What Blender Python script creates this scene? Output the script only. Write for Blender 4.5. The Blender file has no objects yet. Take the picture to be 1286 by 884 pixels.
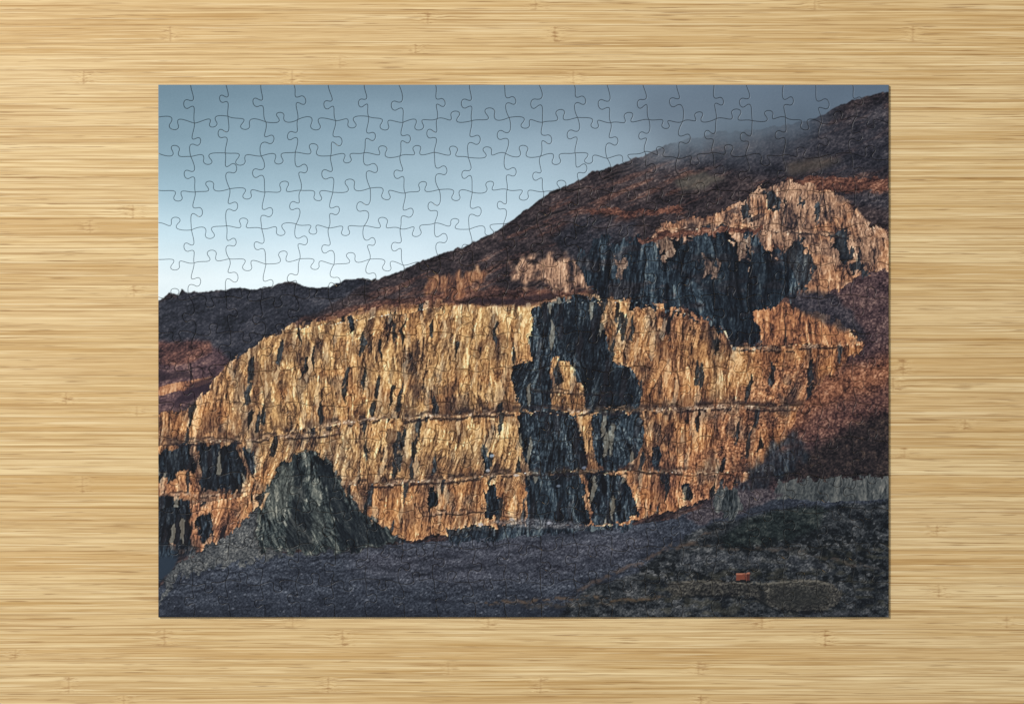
import bpy, math, random
import numpy as np
from mathutils import Vector
from mathutils.geometry import delaunay_2d_cdt

PX = 0.0005            # metres per photo pixel
CX, CY = 643.0, 442.0
def wx(x): return (x - CX) * PX
def wy(y): return (CY - y) * PX

# ------------------------------------------------------------------ print
X0, Y0, W, H = 192, 100, 932, 684
Xg, Yg = np.meshgrid(np.arange(W) + X0 + 0.0, np.arange(H) + Y0 + 0.0)

def vnoise(x, y, seed):
    rng = np.random.RandomState(seed)
    t = rng.rand(256, 256)
    xi = np.floor(x).astype(np.int64); yi = np.floor(y).astype(np.int64)
    fx = x - xi; fy = y - yi
    fx = fx * fx * (3 - 2 * fx); fy = fy * fy * (3 - 2 * fy)
    a = t[yi & 255, xi & 255]; b = t[yi & 255, (xi + 1) & 255]
    c = t[(yi + 1) & 255, xi & 255]; d = t[(yi + 1) & 255, (xi + 1) & 255]
    return (a + (b - a) * fx) * (1 - fy) + (c + (d - c) * fx) * fy

def fbm(x, y, seed, octv=4, gain=0.55):
    s = 0; amp = 1; tot = 0
    for i in range(octv):
        s = s + amp * vnoise(x * 2 ** i + 17.3 * i, y * 2 ** i + 9.1 * i, seed + i)
        tot += amp; amp *= gain
    return s / tot

def cells(x, y, seed):
    rng = np.random.RandomState(seed)
    t = rng.rand(5, 128, 128)
    xi = np.floor(x).astype(np.int64); yi = np.floor(y).astype(np.int64)
    f1 = np.full(x.shape, 9.0); f2 = np.full(x.shape, 9.0)
    ia = np.zeros(x.shape, np.int64); ib = ia.copy(); ddx = np.zeros(x.shape); ddy = ddx.copy()
    for j in (-1, 0, 1):
        for i in (-1, 0, 1):
            a = (xi + i) & 127; b = (yi + j) & 127
            qx = x - (xi + i + .1 + .8 * t[0][b, a]); qy = y - (yi + j + .1 + .8 * t[1][b, a])
            d = np.abs(qx) + np.abs(qy) * .9 + .25 * np.maximum(np.abs(qx), np.abs(qy))
            c = d < f1
            f2 = np.where(c, f1, np.minimum(f2, d))
            f1 = np.where(c, d, f1); ia = np.where(c, a, ia); ib = np.where(c, b, ib)
            ddx = np.where(c, qx, ddx); ddy = np.where(c, qy, ddy)
    return t[2][ib, ia], t[3][ib, ia], t[4][ib, ia], f2 - f1, ddx, ddy

def norm(s):
    return (s - s.mean()) / s.std()

def ramp(s, cols, pos=None):
    cols = np.array(cols, float)
    if pos is None: pos = np.linspace(0, 1, len(cols))
    return np.stack([np.interp(s, pos, cols[:, k]) for k in range(3)], -1)

def blur(m, r):
    r = int(r)
    if r < 1: return m
    for _ in range(2):
        for ax in (0, 1):
            p = np.pad(m, [(r + 1, r) if a == ax else (0, 0) for a in range(2)], mode='edge')
            c = np.cumsum(p, axis=ax)
            n = m.shape[ax]
            hi = np.take(c, np.arange(2 * r + 1, 2 * r + 1 + n), axis=ax)
            lo = np.take(c, np.arange(0, n), axis=ax)
            m = (hi - lo) / (2 * r + 1)
    return m

wa = (fbm(Xg / 16, Yg / 16, 11, 4) - .5); wb = (fbm(Xg / 16, Yg / 16, 31, 4) - .5)
wc = (fbm(Xg / 5, Yg / 22, 51, 3) - .5)
q1, q2, q3, qe, _, _ = cells((Xg + .1 * Yg + wa * 5) / 9, (Yg + wb * 6) / 20, 901)
p1, p2, p3, pe_, _, _ = cells((Xg + .1 * Yg + wa * 3) / 4, (Yg + wb * 4) / 8, 905)
def poly(pts, rag=10, soft=0, vr=0, ang=0):
    xw = Xg + wa * rag * 2 + wc * vr * 0.6; yw = Yg + wb * rag * 2 + wc * vr * 2
    if ang:
        xw = xw + (q1 - .5) * ang + (p1 - .5) * ang * .5; yw = yw + (q2 - .5) * ang * 1.8 + (p2 - .5) * ang * .8
    m = np.zeros((H, W), bool)
    n = len(pts)
    for i in range(n):
        x1, y1 = pts[i]; x2, y2 = pts[(i + 1) % n]
        if y1 == y2: continue
        lo, hi = min(y1, y2), max(y1, y2)
        cond = (yw >= lo) & (yw < hi) & (xw < (x2 - x1) * (yw - y1) / (y2 - y1) + x1)
        m ^= cond
    m = m.astype(float)
    return blur(m, soft) if soft else m

def curve(pts, x=Xg):
    p = np.array(pts, float)
    return np.interp(x, p[:, 0], p[:, 1])

img = np.zeros((H, W, 3))
def lay(col, m, a=1.0):
    global img
    m = (m * a)[..., None]
    img = img * (1 - m) + np.asarray(col, float) * m

# --- sky
sx = np.array([192, 400, 640, 860, 1120])
sy = [100, 165, 235, 295, 350]
skyc = np.array([
 [[104,130,146],[112,136,152],[116,137,153],[104,121,138],[ 84,101,120]],
 [[124,151,166],[134,160,176],[142,165,181],[126,143,158],[100,116,132]],
 [[154,183,198],[166,192,206],[172,196,210],[160,180,194],[130,150,165]],
 [[196,220,231],[200,222,234],[200,220,232],[180,200,212],[150,170,180]],
 [[236,248,252],[230,244,250],[218,234,243],[190,205,215],[160,175,185]]], float)
sky = np.zeros((H, W, 3))
for k in range(3):
    rows = np.stack([np.interp(np.arange(W) + X0, sx, skyc[j, :, k]) for j in range(5)])
    yy = np.interp(np.arange(H) + Y0, sy, np.arange(5))
    i0 = np.clip(np.floor(yy).astype(int), 0, 3); f = (yy - i0)[:, None]
    sky[..., k] = rows[i0] * (1 - f) + rows[i0 + 1] * f
cl = fbm(Xg / 220, Yg / 70, 5, 4) - .5
sky += (cl * 26)[..., None]
img[:] = sky

# --- bench lines of the quarry, used to break the rock into tiers
BEN = [[(190,560),(330,551),(395,536),(460,527),(560,522),(650,517),(735,516),(810,515),(900,511),(1010,510),(1125,510)],
       [(190,640),(330,620),(430,609),(520,605),(600,598),(660,593),(735,592),(800,591),(880,593),(1125,590)],
       [(190,440),(600,380),(800,380),(905,404),(920,436),(1085,432),(1125,430)],
       [(190,280),(800,285),(960,290),(1125,300)]]
tier = sum((Yg > curve(b_) + (fbm(Xg / 10, Xg * 0, 900 + i, 2) - .5) * 4).astype(int) for i, b_ in enumerate(BEN))

def rock(su, sv, tilt, seed, fine=1.0, tiers=True, diag=.35):
    ox = tier * 137.0 if tiers else 0
    lean = (fbm(Xg / 70, Yg / 90, seed + 80, 2) - .5) * 60
    u0 = Xg + tilt * Yg + lean * .5 + 3.5 * (fbm(Xg / 14, Yg / 24, seed + 90, 3) - .5) + ox
    v0 = Yg + 10 * (fbm(Xg / 10, Yg / 24, seed + 95, 3) - .5) + ox
    s = 0
    for k, (a, c, w) in enumerate(((1.9, 1.5, .7), (.95, .85, .9), (.48, .42, .85), (.25, .17, .55))):
        r1, r2, r3, e, dx_, dy_ = cells(u0 / (su * a), v0 / (sv * c), seed + 7 * k)
        f = (r1 - .5) * 2.0 + (r2 - .5) * dx_ * 3.0 + (r3 - .35) * dy_ * 2.2
        s = s + w * f - w * 1.2 * np.clip(1 - e / .10, 0, 1) * (k < 3) * (r3 > .35)
        if k == 1: s = s - 1.6 * (r2 < .12)
    ud = u0 * .8 + v0 * .6; vd = -u0 * .6 + v0 * .8
    r1, r2, r3, e, dx_, dy_ = cells(ud / (su * 1.3), vd / (sv * .22), seed + 55)
    s = s + diag * ((r1 - .5) * 2.6 + (r2 - .4) * dy_ * 3 - 1.4 * np.clip(1 - e / .12, 0, 1) * (r3 > .5))
    h = fbm(u0 / (su * .6), v0 / (sv * .8), seed + 30, 5, .7)
    hb = fbm(u0 / (su * 3.2), v0 / (sv * 1.6), seed + 33, 3, .5)
    s = norm(s) + .6 * norm(np.gradient(h, axis=1)) + .3 * norm(h) + .55 * norm(np.gradient(hb, axis=1))
    # hairline vertical joints
    c1 = np.abs(fbm(u0 / (su * .9), v0 / (sv * 2.2), seed + 71, 3, .6) - .5) / .5
    c2 = np.abs(fbm(u0 / (su * .5) + 40, v0 / (sv * 1.1), seed + 75, 2, .6) - .5) / .5
    s = s - 2.4 * np.clip(1 - c1 / .045, 0, 1) - 1.6 * np.clip(1 - c2 / .05, 0, 1) + .9 * np.clip(1 - np.abs(c1 - .09) / .04, 0, 1)
    s = s + .45 * fine * norm(fbm(u0 / 2.0, v0 / 3.4, seed + 60, 2, .7))
    return norm(s)

lit_tex = rock(11, 46, .08, 100)
big = norm(fbm(Xg / 50, Yg / 45, 7, 3))
S = lambda t, k=.19, o=.5: np.clip(o + t * k, 0, 1)

LIT = [(28,27,35),(92,66,50),(162,120,78),(210,166,108),(246,214,160)]
ORG = [(30,26,33),(86,56,48),(152,98,68),(196,136,90),(232,184,136)]
PNK = [(34,34,44),(88,68,62),(150,114,92),(198,156,124),(230,196,164)]
SHD = [(8,12,20),(17,24,34),(32,43,54),(60,75,87),(108,120,122)]
SCR = [(18,22,31),(36,41,52),(57,63,75),(82,88,100),(128,134,144)]
HIL = [(18,16,22),(34,30,36),(54,46,50),(78,66,67),(122,104,98)]
FAR = [(18,22,31),(31,35,46),(46,49,60),(66,67,76),(92,90,96)]
RED = [(36,23,27),(66,42,40),(98,61,51),(136,86,66),(178,126,98)]

# --- whole mountain
skyl = [(190,380),(198,378),(212,367),(224,369),(228,362),(236,368),(270,366),(300,362),(330,363),(352,357),(362,353),(385,361),(415,360),
 (432,352),(455,349),(466,353),(500,341),(540,325),(580,310),(612,296),(640,279),(660,263),(690,243),(720,229),(745,216),
 (780,206),(815,193),(850,178),(900,167),(950,163),(1000,155),(1030,146),(1060,130),(1090,120),(1116,116),(1130,114)]
ridge = curve(skyl) + (fbm(Xg / 7, Xg * 0, 3, 4) - .5) * 6
mt = np.clip((Yg - ridge) / 1.5 + .5, 0, 1)
ca, sa = math.cos(math.radians(-22)), math.sin(math.radians(-22))
U = Xg * ca + Yg * sa; V = -Xg * sa + Yg * ca
hs = fbm(Xg / 26, Yg / 18, 27, 5, .6)
slope = norm(.35 * norm(fbm(U / 40, V / 9, 21, 5, .6)) + .8 * norm(fbm(Xg / 2.2, Yg / 2.0, 25, 2, .8)) + .7 * norm(fbm(Xg / 22, Yg / 18, 29, 4))
             + .5 * norm(np.gradient(hs, axis=0)) + .4 * norm(np.gradient(hs, axis=1)))
lay(ramp(S(slope, .165, .46), HIL), mt)
redm = np.clip((fbm(U / 50, V / 6, 77, 5, .65) - .55) * 12, 0, 1)
lay(ramp(S(slope), RED), mt * redm * ((Yg > ridge + 14)), .45)
for k in range(18):
    c0 = 30 + k * 19 + (k * 37 % 11)
    ph = fbm(U / 60, U * 0, 940 + k, 4) * 26
    d = np.abs(V - (262 + c0 * 1.6) - ph)
    on_ = np.clip((fbm(U / 35, V * 0 + k, 960 + k, 3) - .5) * 10, 0, 1)
    lay((20,18,24), np.clip(1.4 - d / 1.5, 0, 1) * on_ * mt, .55)
    lay((130,100,84), np.clip(1.2 - np.abs(d - 2.2) / .9, 0, 1) * on_ * mt, .22)
m = poly([(830,205),(930,180),(1020,160),(1120,125),(1120,215),(1060,225),(990,225),(900,215)], 10, 6)
lay(ramp(S(slope, .16, .44), FAR), m * mt, .7)
m = poly([(190,380),(240,366),(330,360),(470,348),(440,372),(400,392),(350,415),(300,450),(270,462),(190,430)], 7, 1)
lay(ramp(S(slope, .17, .42), FAR), m * mt, .95)
# left slope
m = poly([(190,428),(250,425),(275,440),(295,455),(262,490),(238,512),(190,524)], 7, 2)
lay(ramp(S(slope, .18, .48), [(28,22,30),(56,42,50),(80,60,66),(108,82,82),(148,114,102)]), m)
m = poly([(190,430),(262,427),(268,442),(240,456),(190,458)], 3, 1)
lay(ramp(S(slope, .2, .42), RED), m, .6)
m = poly([(238,455),(241,455),(242,490),(238,492)], 1); lay((30,24,34), m, .8)
m = poly([(190,488),(240,477),(268,473),(268,479),(238,489),(190,498)], 3, 0)
lay(ramp(S(lit_tex, .17, .62), ORG), m, .85)
m = poly([(190,470),(236,464),(240,472),(190,482)], 3, 1); lay((34,26,36), m, .7)
m = poly([(240,480),(272,472),(262,492),(240,505),(215,512)], 4, 1); lay((40,30,42), m, .75)

# right slope
rs = poly([(1050,345),(1125,330),(1125,640),(1000,630),(900,628),(940,590),(985,540),(1010,490),(1050,440),(1090,425),(1050,400),(1000,375)], 10, 3)
grain = norm(norm(fbm(Xg / 2.0, Yg / 1.9, 45, 2, .85)) + .6 * norm(fbm(Xg / 14, Yg / 10, 48, 3)) + .4 * norm(p1))
lay(ramp(S(grain, .17), [(24,19,27),(50,38,45),(76,58,62),(106,82,80),(152,122,110)]), rs)
m = poly([(1000,480),(1060,455),(1125,430),(1125,545),(1070,540),(1010,560),(960,600),(930,600),(975,545)], 14, 8)
lay(ramp(S(grain), RED), m, .55)
m = poly([(1030,470),(1125,445),(1125,480),(1050,505),(990,545),(975,550),(1000,510)], 12, 6)
lay(ramp(S(grain), [(52,34,32),(100,62,46),(150,92,62),(188,124,84),(216,158,116)]), m, .6)
for k in range(9):
    x0 = 1085 - k * 16
    d = np.abs((Xg - x0) + (Yg - 430) * .75 + (fbm(Yg / 14, Xg * 0, 970 + k, 3) - .5) * 26)
    lay((36,26,32), np.clip(1.3 - d / 3, 0, 1) * rs * np.clip(fbm(Xg / 20, Yg / 20, 980 + k, 2) * 4 - 1.8, 0, 1), .5)

# --- main lit cliff
main = [(190,524),(240,510),(262,488),(285,460),(325,432),(365,410),(420,397),(480,384),(540,378),(600,380),(660,383),(690,374),
 (740,368),(762,374),(800,380),(850,388),(905,404),(918,434),(985,434),(1040,432),(1085,426),(1078,440),(1045,468),(1010,505),
 (985,555),(940,602),(880,628),(800,655),(740,662),(640,662),(560,672),(480,680),(190,695)]
mm = poly(main, 3, 0, 0, 3.5)
t = lit_tex + .4 * big
lay(ramp(S(t, .19, .50), LIT), mm)
wr = np.clip((Xg - 730) / 140, 0, 1) * .85 + np.clip((Yg - 560) / 70, 0, 1) * .55 + np.clip((340 - Xg) / 90, 0, 1) * .5
lay(ramp(S(t, .19, .47), ORG), mm * np.clip(wr, 0, 1))
m = poly([(900,440),(960,440),(1040,440),(1010,500),(980,560),(930,605),(880,628),(850,600),(900,560)], 16, 8)
lay(ramp(S(grain + .6 * lit_tex, .17, .46), ORG), m * mm, .8)
of = np.clip((fbm(Xg / 40, Yg / 26, 66, 4) - .48) * 6, 0, 1)
lay(ramp(S(t, .19, .5), [(46,28,28),(108,66,44),(164,106,62),(204,146,90),(238,192,136)]), mm * of, .55)
gf = np.clip((fbm(Xg / 20, Yg / 30, 68, 4) - .56) * 8, 0, 1)
lay(ramp(S(t, .19, .45), [(30,32,40),(66,60,60),(114,100,88),(166,146,120),(220,202,170)]), mm * gf, .45)
m = poly([(300,440),(365,410),(420,397),(540,380),(660,384),(668,440),(640,470),(500,470),(380,470),(280,500),(262,500)], 12, 10)
lay(ramp(S(t, .19, .57), LIT), m * mm, .45)
m = poly([(420,536),(650,524),(655,590),(560,600),(440,604)], 12, 8)
lay(ramp(S(t, .19, .62), LIT), m * mm, .45)
m = poly([(860,400),(940,440),(950,480),(900,500),(850,470)], 12, 8)
lay(ramp(S(t, .19, .60), LIT), m * mm, .45)
for b_, k in ((BEN[0], 18), (BEN[1], 14)):
    d = curve(b_) - Yg
    lay((50,38,40), mm * np.clip(1 - d / k, 0, 1) * (d > 0) * (q3 > .5) * (Xg < 1010), .55)
m = blur(np.clip((fbm(Xg / 26, Yg / 34, 73, 3) - .55) * 10, 0, 1), 1)
lay((58,42,42), mm * m * (q2 > .35), .3)

m = poly([(360,408),(420,392),(480,378),(560,368),(620,360),(690,366),(740,362),(735,374),(660,386),(560,382),(440,398)], 6, 1)
lay(ramp(S(slope, .2, .48), RED), m, .6)
m = poly([(575,382),(600,372),(650,376),(700,366),(705,372),(660,384)], 4, 1); lay((44,34,42), m, .7)

# --- upper patches
m = poly([(640,325),(680,320),(715,318),(735,338),(742,362),(705,364),(680,350),(660,362),(645,350)], 5, 1, 0, 8)
lay(ramp(S(lit_tex, .19, .48), PNK), m * np.clip(fbm(Xg / 14, Yg / 14, 83, 3) * 5 - 1.3, 0, 1))
m = poly([(540,352),(575,342),(612,338),(604,358),(570,370),(530,374)], 5, 1, 0, 7)
lay(ramp(S(lit_tex, .2, .48), ORG), m, .75)
m = poly([(690,300),(720,270),(800,280),(790,300),(770,315),(740,330),(715,322)], 9, 2)
lay(ramp(S(slope, .2, .38), FAR), m, .7)
up = poly([(812,300),(835,282),(880,272),(930,255),(958,234),(1000,228),(1038,236),(1066,250),(1085,275),(1117,292),(1125,340),(1085,345),
 (1050,366),(1000,372),(960,380),(955,330),(900,300)], 3, 0, 0, 5)
t2 = rock(10, 38, -.10, 300)
lay(ramp(S(t2 + .3 * big, .2, .48), PNK), up)
lay(ramp(S(t2, .2, .50), ORG), up * of, .6)
lay(ramp(S(slope), HIL), up * np.clip((fbm(U / 30, V / 10, 88, 4) - .60) * 14, 0, 1) * (Xg < 965), .7)
m = poly([(1068,250),(1117,240),(1125,292),(1095,282)], 5, 1); lay(ramp(S(slope), HIL), m)
t3 = rock(10, 42, .05, 400)
dk = poly([(720,330),(745,300),(800,302),(850,298),(900,292),(925,305),(945,288),(962,310),(985,322),(1000,345),(1002,370),(975,384),(948,398),
 (958,434),(915,436),(898,404),(860,390),(800,382),(760,374),(738,358)], 3, 0, 0, 9)
lay(ramp(S(t3, .21, .45), SHD), dk)
lay(ramp(S(t3, .21, .5), HIL), dk * np.clip((fbm(Xg / 25, Yg / 12, 89, 4) - .55) * 10, 0, 1), .5)
m = poly([(860,310),(930,310),(985,330),(990,365),(945,395),(950,430),(915,432),(895,395),(880,350)], 6, 4, 0, 8); lay((14,19,28), m, .4)
for p in ([(985,320),(1005,300),(1022,330),(1015,365),(995,370)], [(1040,300),(1062,290),(1070,322),(1052,330)],
          [(955,240),(975,235),(985,262),(965,270)], [(1065,330),(1080,318),(1090,340),(1070,350)],[(870,300),(905,280),(915,300),(890,312)],
          [(1000,250),(1008,246),(1012,262),(1003,268)],[(1020,262),(1028,258),(1030,280),(1022,284)],[(925,262),(940,256),(944,280),(930,284)]):
    m = poly(p, 4, 0, 0, 9); lay(ramp(S(t3, .2, .42), SHD), m, .85)
for p in ([(880,318),(905,330),(900,350),(886,345)], [(930,300),(942,300),(944,330),(934,338)], [(822,300),(840,300),(846,318),(828,320)],[(770,332),(786,330),(788,345),(775,346)]):
    m = poly(p, 4, 0, 0, 9); lay(ramp(S(t2, .2, .46), PNK), m, .7)
m = poly([(945,395),(985,380),(1015,388),(1050,402),(1088,428),(1040,434),(960,434)], 4, 0, 0, 5)
lay(ramp(S(lit_tex, .2, .5), ORG), m)
m = poly([(985,372),(1040,366),(1075,395),(1088,424),(1045,408),(1010,392)], 7, 2)
lay(ramp(S(grain, .2, .42), FAR), m, .7)
for p in ([(800,300),(850,290),(905,288),(960,284),(960,290),(900,295),(850,297),(805,306)],
          [(985,226),(1040,222),(1117,226),(1117,240),(1060,241),(1020,234)],
          [(740,262),(800,266),(850,258),(860,264),(800,274),(745,270)]):
    m = poly(p, 4, 0, 0, 3); lay(ramp(S(slope, .2, .44), RED), m, .85)
m = poly([(846,226),(880,218),(915,222),(890,234),(855,240)], 5, 2); lay(ramp(S(grain, .15, .5), [(62,60,58),(92,88,80),(122,114,100)]), m, .7)
m = poly([(985,206),(1025,198),(1060,200),(1030,214),(990,222)], 5, 3); lay((98,84,70), m, .5)
m = poly([(1045,248),(1125,240),(1125,262),(1075,258)], 5, 3); lay(ramp(S(slope), FAR), m, .6)

# --- large shadows on main cliff (with lit ribs left standing in them)
t4 = rock(10, 38, .04, 500)
shp = [
 [(666,388),(690,376),(740,372),(758,380),(756,405),(764,430),(768,456),(800,462),(804,512),(736,516),(730,486),(716,458),(708,450),(694,452),(690,474),(694,516),
  (664,514),(650,500),(640,478),(644,458),(670,452),(664,420)],
 [(650,516),(722,516),(732,550),(738,592),(662,594),(654,560)],
 [(742,516),(802,516),(812,540),(806,566),(790,580),(762,592),(748,588)],
 [(660,594),(700,590),(728,594),(742,660),(662,656)],
 [(736,594),(782,592),(796,620),(802,650),(744,660)],
 [(248,560),(296,556),(312,606),(290,614),(254,618)],
 [(190,566),(238,560),(246,590),(212,602),(190,598)],
 [(190,626),(236,624),(242,668),(238,686),(190,688)],
 [(246,650),(262,640),(268,668),(256,686)],
 [(300,560),(312,556),(322,590),(316,600)],
 [(432,612),(452,640),(500,668),(520,676),(440,690),(420,640)],
 [(604,560),(612,556),(616,590),(606,592)], [(610,612),(622,608),(628,650),(612,652)],
 [(436,402),(444,398),(446,420),(438,424)], [(538,612),(546,608),(548,640),(540,640)],
 [(856,610),(866,604),(872,622),(860,628)], [(816,566),(828,560),(830,588),(820,590)]]
for i, p in enumerate(shp):
    m0 = poly(p, 2, 0, 0, 5)
    soft = blur(m0, 4)
    rib = (q3 + p3 * .35 + (soft - .5) * 2.0 > .30)
    m = m0 * rib
    lay(ramp(S(t4, .24, .37), SHD), m, .97)
m = poly([(690,394),(730,384),(744,400),(748,440),(720,452),(700,430)], 6, 3, 0, 8); lay((10,15,24), m, .45)
m = poly([(732,460),(798,470),(798,508),(742,508)], 5, 2, 0, 8); lay((12,17,26), m, .5)
m = poly([(664,600),(724,596),(732,650),(670,650)], 5, 3, 0, 6); lay((34,46,56), m, .25)
for p in shp[5:9]:
    lay((9,11,18), poly(p, 3, 2, 0, 5), .45)
s1, s2, s3, se, _, _ = cells((Xg + .12 * Yg + tier * 91 + wa * 10) / 5.5, (Yg + tier * 53 + wb * 12) / 28, 921)
lay(ramp(S(t4, .2, .38), SHD), mm * (s1 < .07) * np.clip(se * 6, 0, 1), .8)
lay((48,38,42), mm * ((s1 > .09) & (s1 < .18)), .3)
lay((250,226,180), mm * (s1 > .92) * (Xg < 940) * np.clip(se * 5, 0, 1), .32)

# --- ledges: thin, nearly level, broken
def ledge(pts, th, seed, a=.8):
    yc = curve(pts) + (fbm(Xg / 30, Xg * 0, seed, 3) - .5) * 5 + (p1 - .5) * 2.2
    edge = np.clip((Xg - pts[0][0]) / 25, 0, 1) * np.clip((pts[-1][0] - Xg) / 25, 0, 1)
    d = Yg - yc
    n = fbm(Xg / 26, Xg * 0 + seed, seed + 3, 4, .7)
    on = np.clip((n - .34) * 8, 0, 1) * edge
    thv = th * (.35 + 1.1 * fbm(Xg / 18, Xg * 0, seed + 5, 3))
    up_ = np.clip(1.4 - np.abs(d) / thv, 0, 1) * on * np.clip(p2 * 2.4 - .1, 0, 1)
    dn = np.clip(1.3 - np.abs(d - th * 1.3) / (th * .6), 0, 1) * edge * (q2 > .3)
    dt = np.clip(1.3 - np.abs(d + th * 1.4) / (th * .8), 0, 1) * edge * (q1 > .55)
    sh = np.clip((blur(img.mean(-1), 4) - 15) / 85, .34, 1)[..., None]
    lay((34,30,38), dn, .75); lay((42,36,42), dt, .6)
    lay(ramp(S(grain, .22, .54), [(52,44,48),(108,86,76),(172,140,114),(228,202,172)]) * sh, up_, a)
ledge([(395,536),(460,527),(560,522),(650,517),(735,516),(810,515),(900,511),(1010,510)], 3.2, 601, .9)
ledge([(195,558),(240,554),(330,551),(400,545),(440,538)], 2.6, 611, .75)
ledge([(430,609),(520,605),(600,598),(660,593),(735,592),(800,591),(880,593)], 3.0, 621, .9)
ledge([(195,620),(250,622),(320,614)], 2.0, 631, .55)
ledge([(915,437),(985,438),(1085,430)], 2.4, 641, .8)
ledge([(520,648),(600,640),(660,650)], 1.8, 651, .5)
ledge([(960,288),(1030,292),(1080,300)], 1.8, 661, .5)
ledge([(640,486),(690,490),(740,494),(800,498)], 1.6, 691, .4)

# --- dark parts right, below
m = poly([(1045,545),(1070,530),(1125,520),(1125,600),(1060,604),(1010,606),(960,612),(975,590),(1010,570)], 12, 5)
lay(ramp(S(grain, .2, .36), [(14,14,20),(30,27,31),(50,42,42),(80,64,54)]), m, .88)
m = poly([(950,590),(975,560),(1005,545),(1010,575),(985,600),(930,630),(915,620)], 8, 2, 0, 10)
lay(ramp(S(t4, .2, .4), SHD), m, .75)
m = poly([(980,606),(1030,600),(1070,600),(1125,595),(1125,632),(1040,634),(985,640),(970,628)], 3, 0, 0, 5)
wt = norm(rock(9, 22, .03, 750, 1, False, .3))
lay(ramp(S(wt, .13, .48), [(24,30,36),(50,55,59),(76,80,81),(104,105,102),(140,136,128)]), m)
# --- scree fields
stone = norm(norm(fbm(Xg / 1.7, Yg / 1.5, 145, 2, .9)) + .5 * norm(fbm(Xg / 22, Yg / 8, 148, 4)) + .25 * norm(fbm(Xg / 5, Yg / 3.5, 152, 2)))
stone = norm(stone + .3 * norm(np.gradient(fbm(Xg / 2.2, Yg / 2.0, 160, 2), axis=0)))
sc = poly([(190,745),(215,722),(280,700),(390,691),(470,686),(565,678),(640,668),(740,662),(800,660),(850,650),(905,628),(940,618),(985,628),(1125,628),(1125,790),(190,790)], 4, 0)
lay(ramp(S(stone, .145, .46), SCR), sc)
m = poly([(440,690),(650,675),(840,662),(800,700),(700,725),(560,735),(450,720)], 12, 12)
lay(ramp(S(stone, .145, .50), [(26,26,34),(50,49,59),(74,73,84),(100,98,108),(142,140,146)]), m * sc, .55)
brt = np.clip((fbm(Xg / 60, Yg / 14, 170, 4) - .47) * 5, 0, 1)
lay((26,31,42), sc * brt, .33)
for k in range(9):
    d = np.abs(Yg - (686 + k * 11) - (Xg - 500) * -.09 - fbm(Xg / 50, Xg * 0, 990 + k, 3) * 18)
    lay((20,23,33), np.clip(1.4 - d / 2.0, 0, 1) * sc * np.clip(fbm(Xg / 24, Yg * 0 + k, 1000 + k, 2) * 5 - 2.4, 0, 1), .4)
gy = np.clip((Yg - 730) / 55, 0, 1); lay((20,25,36), sc * gy, .5)
rngs = np.random.RandomState(5)   # scattered larger stones
for _ in range(260):
    a_, c_ = rngs.uniform(210, 900), rngs.uniform(682, 770); r_ = rngs.uniform(.8, 2.0)
    xi, yi = int(a_ - X0), int(c_ - Y0)
    sl = (slice(yi - 5, yi + 6), slice(xi - 6, xi + 7))
    dd = np.hypot(Xg[sl] - a_ + (p1[sl] - .5) * 2, (Yg[sl] - c_) * 1.4)
    w_ = (np.clip(1.4 - dd / r_, 0, 1) * .6)[..., None] * sc[sl][..., None]
    v_ = rngs.uniform(.8, 1.2)
    img[sl] = img[sl] * (1 - w_) + np.array([104, 108, 118]) * v_ * w_
    sl2 = (slice(yi - 3, yi + 8), sl[1])
    w2 = (np.clip(1.2 - np.hypot(Xg[sl2] - a_, (Yg[sl2] - c_ - r_ * 1.3) * 1.8) / r_, 0, 1) * .6)[..., None] * sc[sl2][..., None]
    img[sl2] = img[sl2] * (1 - w2) + np.array([16, 19, 28]) * w2
m = poly([(560,664),(620,660),(660,656),(760,660),(800,655),(790,664),(700,670),(640,676),(565,682)], 2, 0, 0, 4)
lay(ramp(S(t4, .25, .50), SHD), m, .85)
m = poly([(610,656),(660,650),(740,658),(735,664),(650,662)], 4, 1); lay(ramp(S(stone, .25, .5), [(50,50,60),(96,96,102),(176,172,172)]), m, .6)
m = poly([(860,650),(900,622),(960,612),(985,622),(940,640),(880,660)], 5, 1); lay(ramp(S(stone, .2, .48), [(30,27,35),(58,52,60),(84,76,80),(120,108,108)]), m, .9)
# right-hand dark hummock
m = poly([(840,690),(880,664),(930,650),(985,640),(1050,632),(1125,630),(1125,700),(1125,790),(960,790),(700,775),(730,745),(800,716)], 6, 1)
blot = norm(fbm(Xg / 10, Yg / 6, 180, 4))
lay(ramp(S(blot * .9 + .7 * stone, .2, .44), [(12,16,22),(27,32,37),(46,50,54),(70,72,74),(104,104,104)]), m, .9)
m = poly([(900,672),(960,645),(1040,636),(1030,665),(980,680),(910,690)], 7, 2); lay(ramp(S(blot * .8 + .8 * stone, .2, .44), [(10,17,20),(20,30,32),(38,47,46),(62,66,60)]), m, .75)
bb = np.clip((fbm(Xg / 7, Yg / 5, 190, 3) - .55) * 12, 0, 1)
m = poly([(780,715),(900,690),(1125,650),(1125,740),(960,728),(820,735)], 8, 4); lay((11,16,21), m * bb, .8)
gm = np.clip((fbm(Xg / 12, Yg / 5, 195, 4) - .52) * 9, 0, 1)
m = poly([(800,720),(900,700),(1125,680),(1125,760),(1000,775),(820,775)], 8, 5); lay((66,62,48), m * gm, .4)
m = poly([(846,700),(900,694),(1000,696),(1050,706),(1030,718),(940,712),(860,714)], 8, 3)
lay(ramp(S(stone, .2, .5), [(30,34,42),(58,62,70),(90,92,98),(130,130,132)]), m, .45)
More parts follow.
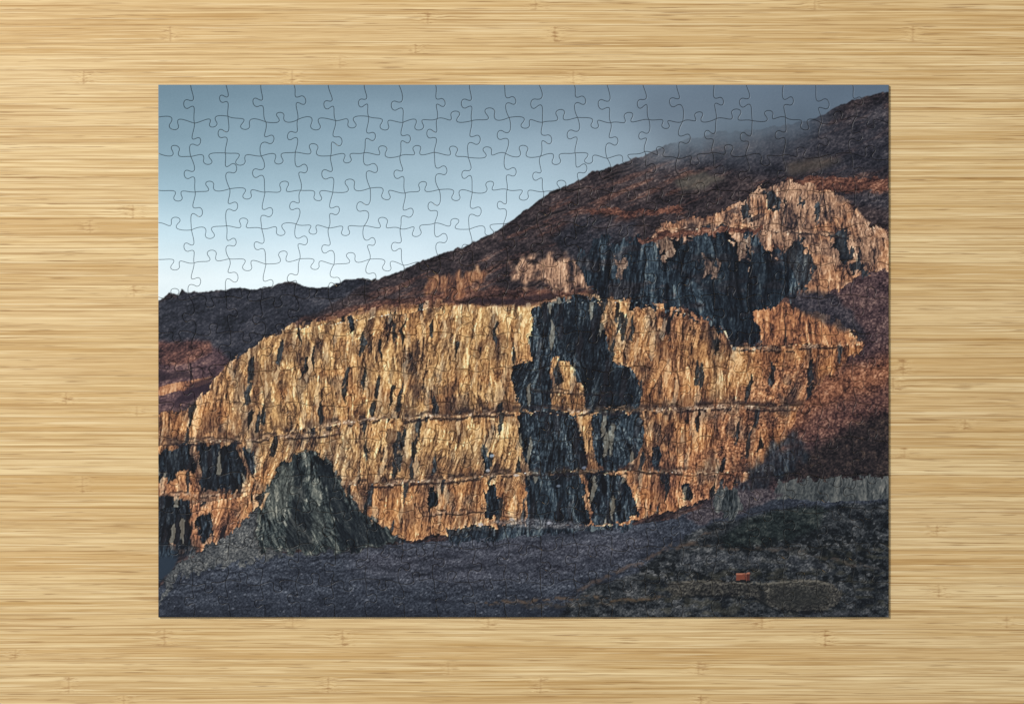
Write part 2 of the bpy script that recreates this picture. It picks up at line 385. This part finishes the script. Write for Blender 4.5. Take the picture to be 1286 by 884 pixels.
def path(pts, th, col, a, seed=0, br=2.0):
    d = np.abs(Yg - curve(pts) - (fbm(Xg / 12, Xg * 0, 200 + seed, 3) - .5) * 7 - (p1 - .5) * 2)
    r = np.clip((Xg - pts[0][0]) / 20, 0, 1) * np.clip((pts[-1][0] - Xg) / 20, 0, 1)
    lay(col, np.clip(1.3 - d / th, 0, 1) * r * np.clip(fbm(Xg / 7, Yg / 3, 210 + seed, 3) * 5 - br, 0, 1), a)
path([(712,748),(740,732),(775,718),(810,704),(835,690),(870,680),(905,664)], 3.2, (96,76,64), .6, 1, 1.8)
path([(590,758),(660,756),(720,750),(790,752),(849,748)], 2.6, (116,84,54), .5, 2, 1.9)
path([(650,761),(760,757),(830,752)], 3.2, (84,70,54), .45, 6)
path([(850,680),(920,688),(1000,690),(1060,706),(1110,716)], 2.6, (90,76,66), .5, 3)
path([(960,775),(1040,770),(1116,772)], 3, (84,82,90), .35, 5)
# curved stone-edged bank
m = poly([(834,738),(846,731),(880,728),(926,730),(950,734),(975,731),(1000,728),(1026,728),(1046,733),(1058,744),(1054,758),(1036,766),(1002,768),(970,764),(950,752),(915,748),(870,749),(845,747)], 2.5, 0, 0, 2)
lay(ramp(S(stone, .2, .47), [(22,23,26),(46,45,45),(74,71,65),(108,102,90)]), m, .85)
path([(838,734),(880,729),(950,733),(1020,729),(1050,735)], 1.5, (118,112,100), .65, 8, 1.5)
path([(845,748),(915,749),(950,753),(975,766),(1005,769),(1040,766),(1056,758)], 1.8, (14,18,24), .8, 9, 1.0)
m = poly([(966,740),(1010,736),(1042,742),(1040,758),(1000,764),(972,760)], 3, 3); lay((30,33,35), m, .5)
m = poly([(952,734),(957,733),(966,764),(960,766)], 1.5, 1); lay((20,24,28), m, .7)
# hut
lay((116,62,48), poly([(925,720),(941,720),(942,728),(925,728)], .4))
lay((78,42,38), poly([(937,720),(942,720),(942,728),(938,728)], .3))
lay((150,92,70), poly([(925,719),(941,719),(941,721),(925,721)], .3))
lay((20,22,26), poly([(923,728),(944,728),(944,731),(923,731)], .5), .6)
# boulder
m = poly([(893,640),(897,616),(912,608),(926,614),(934,640),(915,650)], 3, 0, 0, 5)
lay(ramp(S(t4, .25, .50), [(20,26,32),(46,53,58),(80,84,85),(118,118,114)]), m)
for (x, y, c) in ((618,572,(150,170,190)),(700,610,(100,112,130)),(734,586,(110,120,140)),(604,658,(170,170,178)),(642,652,(180,178,182)),(690,657,(160,160,170)),(648,597,(190,190,190)),(612,590,(170,168,170))):
    d = np.hypot(Xg - x + wa * 8, (Yg - y) * 1.6 + wb * 8); lay(c, np.clip(2.6 - d / 1.4, 0, 1), .7)

# --- craggy outcrop with skirt
m = poly([(190,770),(208,728),(222,706),(250,692),(278,676),(300,660),(320,640),(338,628),(372,640),(400,692),(300,706),(226,724)], 3, 0, 0, 6)
tk = rock(12, 12, -.2, 780, 1, False, .5)
lay(ramp(S(stone * .8 + .5 * tk, .17, .50), [(20,24,31),(44,48,54),(70,73,76),(98,99,99),(136,135,128)]), m)
m = poly([(324,690),(322,662),(326,640),(334,618),(342,600),(350,586),(360,577),(372,571),(384,567),(397,568),(407,573),(415,582),(422,592),(430,604),(437,620),(446,636),(460,646),(474,658),(488,664),(498,684),(440,692),(388,695)], 2, 0, 0, 5)
t5 = rock(12, 34, -.25, 700, 1.2, False, .7)
lay(ramp(S(t5, .23, .46), [(8,14,20),(26,34,39),(52,61,63),(90,95,90),(146,144,130)]), m)
mo = m
m2 = poly([(402,572),(420,592),(440,636),(485,670),(490,684),(430,690),(416,650),(408,610)], 3, 1, 0, 7); lay((14,21,30), m2 * mo, .65)
m2 = poly([(370,630),(386,644),(392,688),(372,692),(352,682)], 4, 1, 0, 7); lay((14,20,28), m2 * mo, .6)
m2 = poly([(372,575),(382,572),(384,620),(376,640),(368,610)], 3, 1, 0, 7); lay((14,20,28), m2 * mo, .5)
m2 = poly([(336,618),(352,590),(366,580),(370,606),(362,640),(340,655)], 4, 1, 0, 7); lay((158,152,134), m2 * mo, .25)
m2 = poly([(388,590),(402,604),(408,660),(396,686),(388,650)], 4, 1, 0, 7); lay((146,144,130), m2 * mo, .2)
lay((40,34,30), np.clip(blur(mo, 2) * (1 - mo) * 2.0, 0, 1), .35)
m = poly([(190,688),(224,690),(220,712),(206,726),(190,738)], 3, 1); lay((38,50,64), m)
m = poly([(190,684),(240,682),(252,690),(222,700),(190,702)], 4, 1); lay(ramp(S(t4, .2, .42), SHD), m, .7)

# --- cloud mist over the summit
mist = np.exp(-((Yg - (ridge + 2)) / (17 + 12 * fbm(Xg / 60, Yg / 60, 220, 2))) ** 2)
mist *= np.clip((Xg - 770) / 80, 0, 1) * np.clip((1066 - Xg) / 60, 0, 1)
mc = ramp(np.clip((Xg - 780) / 280, 0, 1), [(134,149,162),(98,113,127),(78,92,108)])
lay(mc, mist * (.55 + .5 * fbm(Xg / 50, Yg / 30, 230, 3)), .95)
m = blur(poly([(800,120),(900,110),(1120,95),(1120,112),(1060,128),(1000,150),(900,160),(840,176),(800,170)], 10), 16)
lay((88,102,118), m * (1 - mt * .9), .4)
m = blur(poly([(880,175),(1000,165),(1040,180),(960,200),(880,200)], 10), 8); lay((84,90,100), m, .35)

# local contrast + tiny grain
lum = img.mean(-1)
img += ((lum - blur(lum, 6)) * .15)[..., None] * mt[..., None]
shp_ = .45 + .45 * mm
img += ((lum - blur(lum, 1)) * shp_)[..., None] * mt[..., None]
img += (np.random.RandomState(9).randn(H, W) * 1.2)[..., None]
img = np.clip(img, 4, 252) / 255.0
lin = np.where(img <= .04045, img / 12.92, ((img + .055) / 1.055) ** 2.4)

def sample(x, y):
    fx = np.clip(x - X0, 0, W - 1.001); fy = np.clip(y - Y0, 0, H - 1.001)
    ix = fx.astype(int); iy = fy.astype(int)
    ax = (fx - ix)[:, None]; ay = (fy - iy)[:, None]
    return (lin[iy, ix] * (1 - ax) + lin[iy, ix + 1] * ax) * (1 - ay) + (lin[iy + 1, ix] * (1 - ax) + lin[iy + 1, ix + 1] * ax) * ay

# ------------------------------------------------------------------ materials
def new_mat(name):
    m = bpy.data.materials.new(name); m.use_nodes = True
    nt = m.node_tree
    b = nt.nodes["Principled BSDF"]
    return m, nt, b

pm, nt, b = new_mat("printed_card")
at = nt.nodes.new("ShaderNodeAttribute"); at.attribute_name = "print_colour"
nt.links.new(at.outputs["Color"], b.inputs["Base Color"])
b.inputs["Roughness"].default_value = .42
b.inputs["Specular IOR Level"].default_value = .22
tc = nt.nodes.new("ShaderNodeTexCoord")
nz = nt.nodes.new("ShaderNodeTexNoise"); nz.inputs["Scale"].default_value = 900; nz.inputs["Detail"].default_value = 2
bp = nt.nodes.new("ShaderNodeBump"); bp.inputs["Strength"].default_value = .08; bp.inputs["Distance"].default_value = .0002
nt.links.new(tc.outputs["Object"], nz.inputs["Vector"]); nt.links.new(nz.outputs["Fac"], bp.inputs["Height"])
nt.links.new(bp.outputs["Normal"], b.inputs["Normal"])

cm, nt, b = new_mat("grey_cardboard")
nz = nt.nodes.new("ShaderNodeTexNoise"); nz.inputs["Scale"].default_value = 1500
cr = nt.nodes.new("ShaderNodeValToRGB")
cr.color_ramp.elements[0].color = (.16, .16, .17, 1); cr.color_ramp.elements[1].color = (.36, .36, .36, 1)
nt.links.new(nz.outputs["Fac"], cr.inputs["Fac"]); nt.links.new(cr.outputs["Color"], b.inputs["Base Color"])
b.inputs["Roughness"].default_value = .9

# ------------------------------------------------------------------ jigsaw cuts
L, T, R, B = 198.5, 106.5, 1116.5, 775.0
NC, NR = 21, 15
rng = random.Random(12)
dx = (R - L) / NC; dy = (B - T) / NR
node = {}
for j in range(NR + 1):
    for i in range(NC + 1):
        x = L + i * dx; y = T + j * dy
        if 0 < i < NC: x += rng.uniform(-2.2, 2.2) + (2.6 if j % 2 else -2.6)
        if 0 < j < NR: y += rng.uniform(-2.2, 2.2) + (2.6 if i % 2 else -2.6)
        if i in (0, NC): x = L if i == 0 else R
        if j in (0, NR): y = T if j == 0 else B
        node[i, j] = np.array([x, y])

def bez(p0, p1, p2, p3, n):
    t = np.linspace(0, 1, n)[:, None]
    p0, p1, p2, p3 = map(np.array, (p0, p1, p2, p3))
    return (1 - t) ** 3 * p0 + 3 * (1 - t) ** 2 * t * p1 + 3 * (1 - t) * t * t * p2 + t ** 3 * p3

def knob(P, Q, f, a, e):
    t = .110 + rng.uniform(-.008, .008)
    bb_ = rng.uniform(-.05, .05); c = rng.uniform(-.035, .015); d = rng.uniform(-.05, .05)
    A = bez((0., 0.), (.2, a), (.5 + bb_ + d, -t + c), (.5 - t * .85 + bb_, t + c), 15)
    Bz = bez((.5 - t * .85 + bb_, t + c), (.5 - 2.15 * t + bb_ - d, 3 * t + c), (.5 + 2.15 * t + bb_ - d, 3 * t + c), (.5 + t * .85 + bb_, t + c), 17)
    C = bez((.5 + t * .85 + bb_, t + c), (.5 + bb_ + d, -t + c), (.8, e), (1., 0.), 15)
    pts = np.vstack([A, Bz[1:], C[1:]])
    u = Q - P; v = np.array([-u[1], u[0]])
    return P + pts[:, :1] * u + pts[:, 1:] * v * f

hed, ved = {}, {}
JJ = .12
for j in range(NR + 1):
    pe, pf = 0, 1
    for i in range(NC):
        P, Q = node[i, j], node[i + 1, j]
        if j in (0, NR):
            hed[i, j] = P + np.linspace(0, 1, 30)[:, None] * (Q - P); continue
        f = (1 if (i + j) % 2 else -1) * (1 if rng.random() < .85 else -1)
        e = rng.uniform(-JJ, JJ); a = -pe * pf / f if i else rng.uniform(-.08, .08)
        hed[i, j] = knob(P, Q, f, a, e); pe, pf = e, f
for i in range(NC + 1):
    pe, pf = 0, 1
    for j in range(NR):
        P, Q = node[i, j], node[i, j + 1]
        if i in (0, NC):
            ved[i, j] = P + np.linspace(0, 1, 30)[:, None] * (Q - P); continue
        f = (1 if (i + j) % 2 else -1) * (1 if rng.random() < .85 else -1)
        e = rng.uniform(-JJ, JJ); a = -pe * pf / f if j else rng.uniform(-.08, .08)
        ved[i, j] = knob(P, Q, f, a, e); pe, pf = e, f

def offset(P, d):
    nxt = np.roll(P, -1, 0); prv = np.roll(P, 1, 0)
    e1 = P - prv; e2 = nxt - P
    e1 /= np.linalg.norm(e1, axis=1)[:, None]; e2 /= np.linalg.norm(e2, axis=1)[:, None]
    n1 = np.stack([-e1[:, 1], e1[:, 0]], 1); n2 = np.stack([-e2[:, 1], e2[:, 0]], 1)
    n = n1 + n2; n /= np.linalg.norm(n, axis=1)[:, None]
    k = 1 / np.clip((n * n1).sum(1), .6, 1)
    return P + n * (d * k)[:, None]

def pip(x, y, P):
    ins = np.zeros(len(x), bool)
    x1, y1 = P[:, 0], P[:, 1]; x2, y2 = np.roll(x1, -1), np.roll(y1, -1)
    for k in range(len(P)):
        if y1[k] == y2[k]: continue
        ins ^= ((y1[k] > y) != (y2[k] > y)) & (x < (x2[k] - x1[k]) * (y - y1[k]) / (y2[k] - y1[k]) + x1[k])
    return ins

TH = 0.0020
STEP = 1.0
def piece(i, j):
    loop = np.vstack([hed[i, j][:-1], ved[i + 1, j][:-1], hed[i, j + 1][::-1][:-1], ved[i, j][::-1][:-1]])
    n = len(loop)
    o0 = offset(loop, .24); o1 = offset(loop, .44); o2 = offset(loop, .98)
    x = np.arange(math.ceil(o2[:, 0].min()), o2[:, 0].max(), STEP); y = np.arange(math.ceil(o2[:, 1].min()), o2[:, 1].max(), STEP)
    gx, gy_ = np.meshgrid(x, y); gx = gx.ravel(); gy_ = gy_.ravel()
    ins = pip(gx, gy_, o2); gx = gx[ins]; gy_ = gy_[ins]
    d = np.sqrt(((gx[:, None] - o2[None, :, 0]) ** 2 + (gy_[:, None] - o2[None, :, 1]) ** 2).min(1))
    k = d > .55; gx = gx[k]; gy_ = gy_[k]
    pts = [Vector((p[0], p[1])) for p in o2] + [Vector((a, c)) for a, c in zip(gx, gy_)]
    ov, oe, of_, _, _, _ = delaunay_2d_cdt(pts, [], [list(range(n))], 1, 1e-6)
    if len(ov) != len(pts): print("cdt changed", i, j, len(ov), len(pts))
    top = np.array([[v.x, v.y] for v in ov])
    m = len(top)
    zr = rng.uniform(-.00004, .00004)
    tx, ty = rng.uniform(-.0022, .0022), rng.uniform(-.0022, .0022)
    c = loop.mean(0)
    def z(P, h): return h + zr + ((P[:, 0] - c[0]) * tx + (P[:, 1] - c[1]) * ty) * PX
    V = [np.column_stack([top, z(top, TH)]), np.column_stack([o1, z(o1, TH - .00011)]),
         np.column_stack([o0, z(o0, TH - .00030)]), np.column_stack([o0, np.full(n, .00003)])]
    V = np.vstack(V)
    F = [tuple(f) for f in of_]
    F = [f if ((top[f[1]] - top[f[0]])[0] * (top[f[2]] - top[f[0]])[1] - (top[f[1]] - top[f[0]])[1] * (top[f[2]] - top[f[0]])[0]) < 0 else f[::-1] for f in F]
    for base_a, base_b in ((0, m), (m, m + n)):
        for k in range(n):
            k2 = (k + 1) % n
            F.append((base_a + k, base_a + k2, base_b + k2, base_b + k))
    np_ = len(F)
    for k in range(n):
        k2 = (k + 1) % n
        F.append((m + n + k, m + n + k2, m + 2 * n + k2, m + 2 * n + k))
    F.append(tuple(m + 2 * n + k for k in range(n)))
    col = sample(V[:, 0], V[:, 1])
    mats = [0] * np_ + [1] * (len(F) - np_)
    area = abs(.5 * np.sum(loop[:, 0] * np.roll(loop[:, 1], -1) - loop[:, 1] * np.roll(loop[:, 0], -1)))
    return V, F, col, mats, area, c

def make_mesh(name, V, F, col, mats, origin):
    me = bpy.data.meshes.new(name)
    co = np.column_stack([(V[:, 0] - CX) * PX - origin[0], (CY - V[:, 1]) * PX - origin[1], V[:, 2]])
    me.from_pydata(co.tolist(), [], F)
    me.materials.append(pm); me.materials.append(cm)
    me.polygons.foreach_set("material_index", mats)
    ca_ = me.color_attributes.new("print_colour", 'FLOAT_COLOR', 'POINT')
    ca_.data.foreach_set("color", np.column_stack([col, np.ones(len(col))]).astype(np.float32).ravel())
    me.update()
    o = bpy.data.objects.new(name, me); o.location = (origin[0], origin[1], 0)
    bpy.context.collection.objects.link(o)
    return o

root = bpy.data.objects.new("jigsaw_puzzle", None)
root.empty_display_size = .05
bpy.context.collection.objects.link(root)
root["label"] = "assembled jigsaw puzzle showing sunlit slate quarry, on bamboo tabletop"
root["category"] = "jigsaw puzzle"
root.location = (wx((L + R) / 2), wy((T + B) / 2), 0)
rl = root.location

ps = [piece(i, j) for j in range(NR) for i in range(NC)]
order = sorted(range(len(ps)), key=lambda k: -ps[k][4])
for k in order[:100]:
    V, F, col, mats, area, c = ps[k]
    o = make_mesh("puzzle_piece", V, F, col, mats, (wx(c[0]), wy(c[1])))
    o.parent = root; o.location = (wx(c[0]) - rl.x, wy(c[1]) - rl.y, 0)
VV, FF, CC, MM = [], [], [], []; off = 0
for k in order[100:]:
    V, F, col, mats, area, c = ps[k]
    VV.append(V); CC.append(col); MM += mats
    FF += [tuple(a + off for a in f) for f in F]; off += len(V)
o = make_mesh("puzzle_pieces", np.vstack(VV), FF, np.vstack(CC), MM, (rl.x, rl.y))
o.parent = root; o.location = (0, 0, 0); o["kind"] = "stuff"

# ------------------------------------------------------------------ bamboo tabletop
tm, nt, b = new_mat("bamboo_laminate")
N = nt.nodes; Lk = nt.links
def put(sock, v):
    if isinstance(v, (int, float)): sock.default_value = v
    elif isinstance(v, tuple): sock.default_value = v
    else: Lk.new(v, sock)
def M(op, a, b_=0.0, c=0.0, clamp=False):
    n = N.new("ShaderNodeMath"); n.operation = op; n.use_clamp = clamp
    put(n.inputs[0], a); put(n.inputs[1], b_); put(n.inputs[2], c); return n.outputs[0]
def XYZ(x, y, z=0.0):
    n = N.new("ShaderNodeCombineXYZ"); put(n.inputs[0], x); put(n.inputs[1], y); put(n.inputs[2], z); return n.outputs[0]
def NOI(v, det=3, rough=.55):
    n = N.new("ShaderNodeTexNoise"); n.inputs["Scale"].default_value = 1; n.inputs["Detail"].default_value = det
    n.inputs["Roughness"].default_value = rough; Lk.new(v, n.inputs["Vector"]); return n.outputs["Fac"]
def MR(v, a, b_, c=0.0, d=1.0):
    n = N.new("ShaderNodeMapRange"); put(n.inputs[0], v)
    for i_, q in enumerate((a, b_, c, d)): put(n.inputs[i_ + 1], q)
    return n.outputs[0]
def MIX(f, A, Bc, mode='MIX'):
    n = N.new("ShaderNodeMix"); n.data_type = 'RGBA'; n.blend_type = mode
    put(n.inputs[0], f); put(n.inputs[6], A); put(n.inputs[7], Bc); return n.outputs[2]
def rgb(r, g, b__):
    f = lambda c: ((c / 255 + .055) / 1.055) ** 2.4
    return (f(r), f(g), f(b__), 1.0)
tc = N.new("ShaderNodeTexCoord")
sp = N.new("ShaderNodeSeparateXYZ"); Lk.new(tc.outputs["Object"], sp.inputs[0])
px_ = M('MULTIPLY', sp.outputs[0], 2000.0); py_ = M('MULTIPLY', sp.outputs[1], 2000.0)
wv = NOI(XYZ(M('MULTIPLY', px_, .0016), M('MULTIPLY', py_, .006)), 2)
yy = M('ADD', py_, M('MULTIPLY', wv, 7.0))
SH = 19.0
vn = N.new("ShaderNodeTexVoronoi"); vn.voronoi_dimensions = '1D'; vn.feature = 'F1'; vn.inputs["Scale"].default_value = 1
vn.inputs["Randomness"].default_value = .8
Lk.new(M('DIVIDE', yy, SH), vn.inputs["W"])
ve = N.new("ShaderNodeTexVoronoi"); ve.voronoi_dimensions = '1D'; ve.feature = 'DISTANCE_TO_EDGE'; ve.inputs["Scale"].default_value = 1
ve.inputs["Randomness"].default_value = .8
Lk.new(M('DIVIDE', yy, SH), ve.inputs["W"])
sc_ = N.new("ShaderNodeSeparateColor"); Lk.new(vn.outputs["Color"], sc_.inputs[0])
r1, r2, r3 = sc_.outputs
xs = M('ADD', px_, M('MULTIPLY', r1, 3000.0))
zz = M('MULTIPLY', r2, 60.0)
LN = 300.0
v_ = M('DIVIDE', xs, LN)
cell = M('FLOOR', v_); fr = M('SUBTRACT', v_, cell)
wn = N.new("ShaderNodeTexWhiteNoise"); wn.noise_dimensions = '2D'; Lk.new(XYZ(cell, M('MULTIPLY', r2, 97.0)), wn.inputs["Vector"])
swn = N.new("ShaderNodeSeparateColor"); Lk.new(wn.outputs["Color"], swn.inputs[0])
cen = M('MULTIPLY_ADD', swn.outputs[0], .7, .15)
d0 = M('MULTIPLY', M('SUBTRACT', fr, cen), LN)
on = M('GREATER_THAN', swn.outputs[1], .52)
inS = MR(ve.outputs["Distance"], .02, .12)
onI = M('MULTIPLY', M('MULTIPLY', on, inS), MR(swn.outputs[2], 0, 1, .45, 1))
flare = M('MULTIPLY', onI, M('EXPONENT', M('MULTIPLY', M('POWER', M('DIVIDE', d0, 20.0), 2.0), -1.0)))
kw = NOI(XYZ(M('MULTIPLY', px_, .05), M('MULTIPLY', py_, .10), 7.0), 2)
yf = M('ADD', yy, M('MULTIPLY', flare, M('MULTIPLY', M('SUBTRACT', kw, .5), 9.0)))
fA = NOI(XYZ(M('MULTIPLY', xs, .0030), M('MULTIPLY', yf, .28), zz), 3, .6)
fB = NOI(XYZ(M('MULTIPLY', xs, .010), M('MULTIPLY', yf, .95), zz), 3, .7)
fC = NOI(XYZ(M('MULTIPLY', xs, .0045), M('MULTIPLY', yf, .45), M('ADD', zz, 9.0)), 2, .5)
fD = NOI(XYZ(M('MULTIPLY', xs, .016), M('MULTIPLY', yf, .62), M('ADD', zz, 19.0)), 2, .5)
fE = NOI(XYZ(M('MULTIPLY', xs, .006), M('MULTIPLY', yf, .50), M('ADD', zz, 29.0)), 2, .5)
big_ = NOI(XYZ(M('MULTIPLY', px_, .0012), M('MULTIPLY', py_, .016), 3.0), 2, .5)
base = MIX(MR(fA, .34, .66), rgb(198, 160, 102), rgb(240, 213, 161))
base = MIX(M('MULTIPLY', MR(r3, .35, 1), .60), base, rgb(205, 165, 106))
base = MIX(M('MULTIPLY', MR(r1, .6, 1), .45), base, rgb(244, 220, 170))
base = MIX(MR(big_, .48, .70, 0, .30), base, rgb(242, 219, 172))
base = MIX(MR(fB, .46, .66, 0, .60), base, rgb(174, 132, 77))
base = MIX(MR(fE, .58, .68, 0, .50), base, rgb(248, 227, 182))
base = MIX(MR(fC, .58, .67, 0, .58), base, rgb(164, 120, 66))
base = MIX(MR(fD, .63, .70, 0, .65), base, rgb(138, 96, 54))
base = MIX(MR(ve.outputs["Distance"], .0, .05, .50, 0), base, rgb(146, 106, 60))
wig = M('MULTIPLY', M('SUBTRACT', NOI(XYZ(M('MULTIPLY', px_, .02), M('MULTIPLY', py_, .45)), 2), .5), 26.0)
d_ = M('ADD', d0, wig)
g1 = M('MULTIPLY', onI, M('EXPONENT', M('MULTIPLY', M('POWER', M('DIVIDE', d_, 12.0), 2.0), -1.0)))
base = MIX(M('MULTIPLY', g1, .45), base, rgb(232, 200, 144))
fl = NOI(XYZ(M('MULTIPLY', px_, .06), M('MULTIPLY', py_, .42), 5.0), 3, .65)
base = MIX(M('MULTIPLY', g1, MR(fl, .50, .62, 0, .90)), base, rgb(146, 98, 50))
# thin cross-cut ring that marks each bamboo node
g2 = M('MULTIPLY', onI, M('EXPONENT', M('MULTIPLY', M('POWER', M('DIVIDE', M('ADD', d0, M('MULTIPLY', wig, .15)), 1.3), 2.0), -1.0)))
base = MIX(M('MULTIPLY', g2, .35), base, rgb(150, 104, 58))
Lk.new(base, b.inputs["Base Color"])
Lk.new(MR(fB, .3, .7, .38, .55), b.inputs["Roughness"])
b.inputs["Specular IOR Level"].default_value = .3
bp = N.new("ShaderNodeBump"); bp.inputs["Strength"].default_value = .2; bp.inputs["Distance"].default_value = .0002
Lk.new(M('SUBTRACT', fA, M('MULTIPLY', fB, .8)), bp.inputs["Height"]); Lk.new(bp.outputs["Normal"], b.inputs["Normal"])

import bmesh
bm = bmesh.new()
bmesh.ops.create_cube(bm, size=1)
for v in bm.verts: v.co = Vector((v.co.x * 1.5, v.co.y * 1.0, v.co.z * .03 - .015))
bmesh.ops.bevel(bm, geom=list(bm.edges), offset=.003, segments=3, affect='EDGES', profile=.5)
me = bpy.data.meshes.new("tabletop"); bm.to_mesh(me); bm.free()
me.materials.append(tm)
tt = bpy.data.objects.new("tabletop", me); bpy.context.collection.objects.link(tt)
tt["kind"] = "structure"; tt["label"] = "pale laminated bamboo tabletop with fine straight grain"; tt["category"] = "tabletop"

# ------------------------------------------------------------------ light
def area(name, loc, size, power, col):
    ld = bpy.data.lights.new(name, 'AREA'); ld.shape = 'SQUARE'; ld.size = size; ld.energy = power; ld.color = col
    o = bpy.data.objects.new(name, ld); o.location = loc
    o.rotation_euler = (-Vector(loc)).to_track_quat('-Z', 'Y').to_euler()
    bpy.context.collection.objects.link(o); return o
area("softbox_lamp", (-2.0, 1.6, 2.6), .6, 122, (1, .985, .96))
w = bpy.data.worlds.new("World"); bpy.context.scene.world = w; w.use_nodes = True
w.node_tree.nodes["Background"].inputs[0].default_value = (.93, .97, 1, 1)
w.node_tree.nodes["Background"].inputs[1].default_value = .36

cd = bpy.data.cameras.new("camera"); cam = bpy.data.objects.new("camera", cd)
bpy.context.collection.objects.link(cam)
cam.location = (0, 0, 1.4); cd.sensor_width = 36; cd.lens = 36 * 1.398 / (1286 * PX)
cd.clip_start = .05; cd.clip_end = 50
sc = bpy.context.scene; sc.camera = cam
sc.view_settings.view_transform = 'Standard'; sc.view_settings.look = 'None'; sc.view_settings.exposure = 0
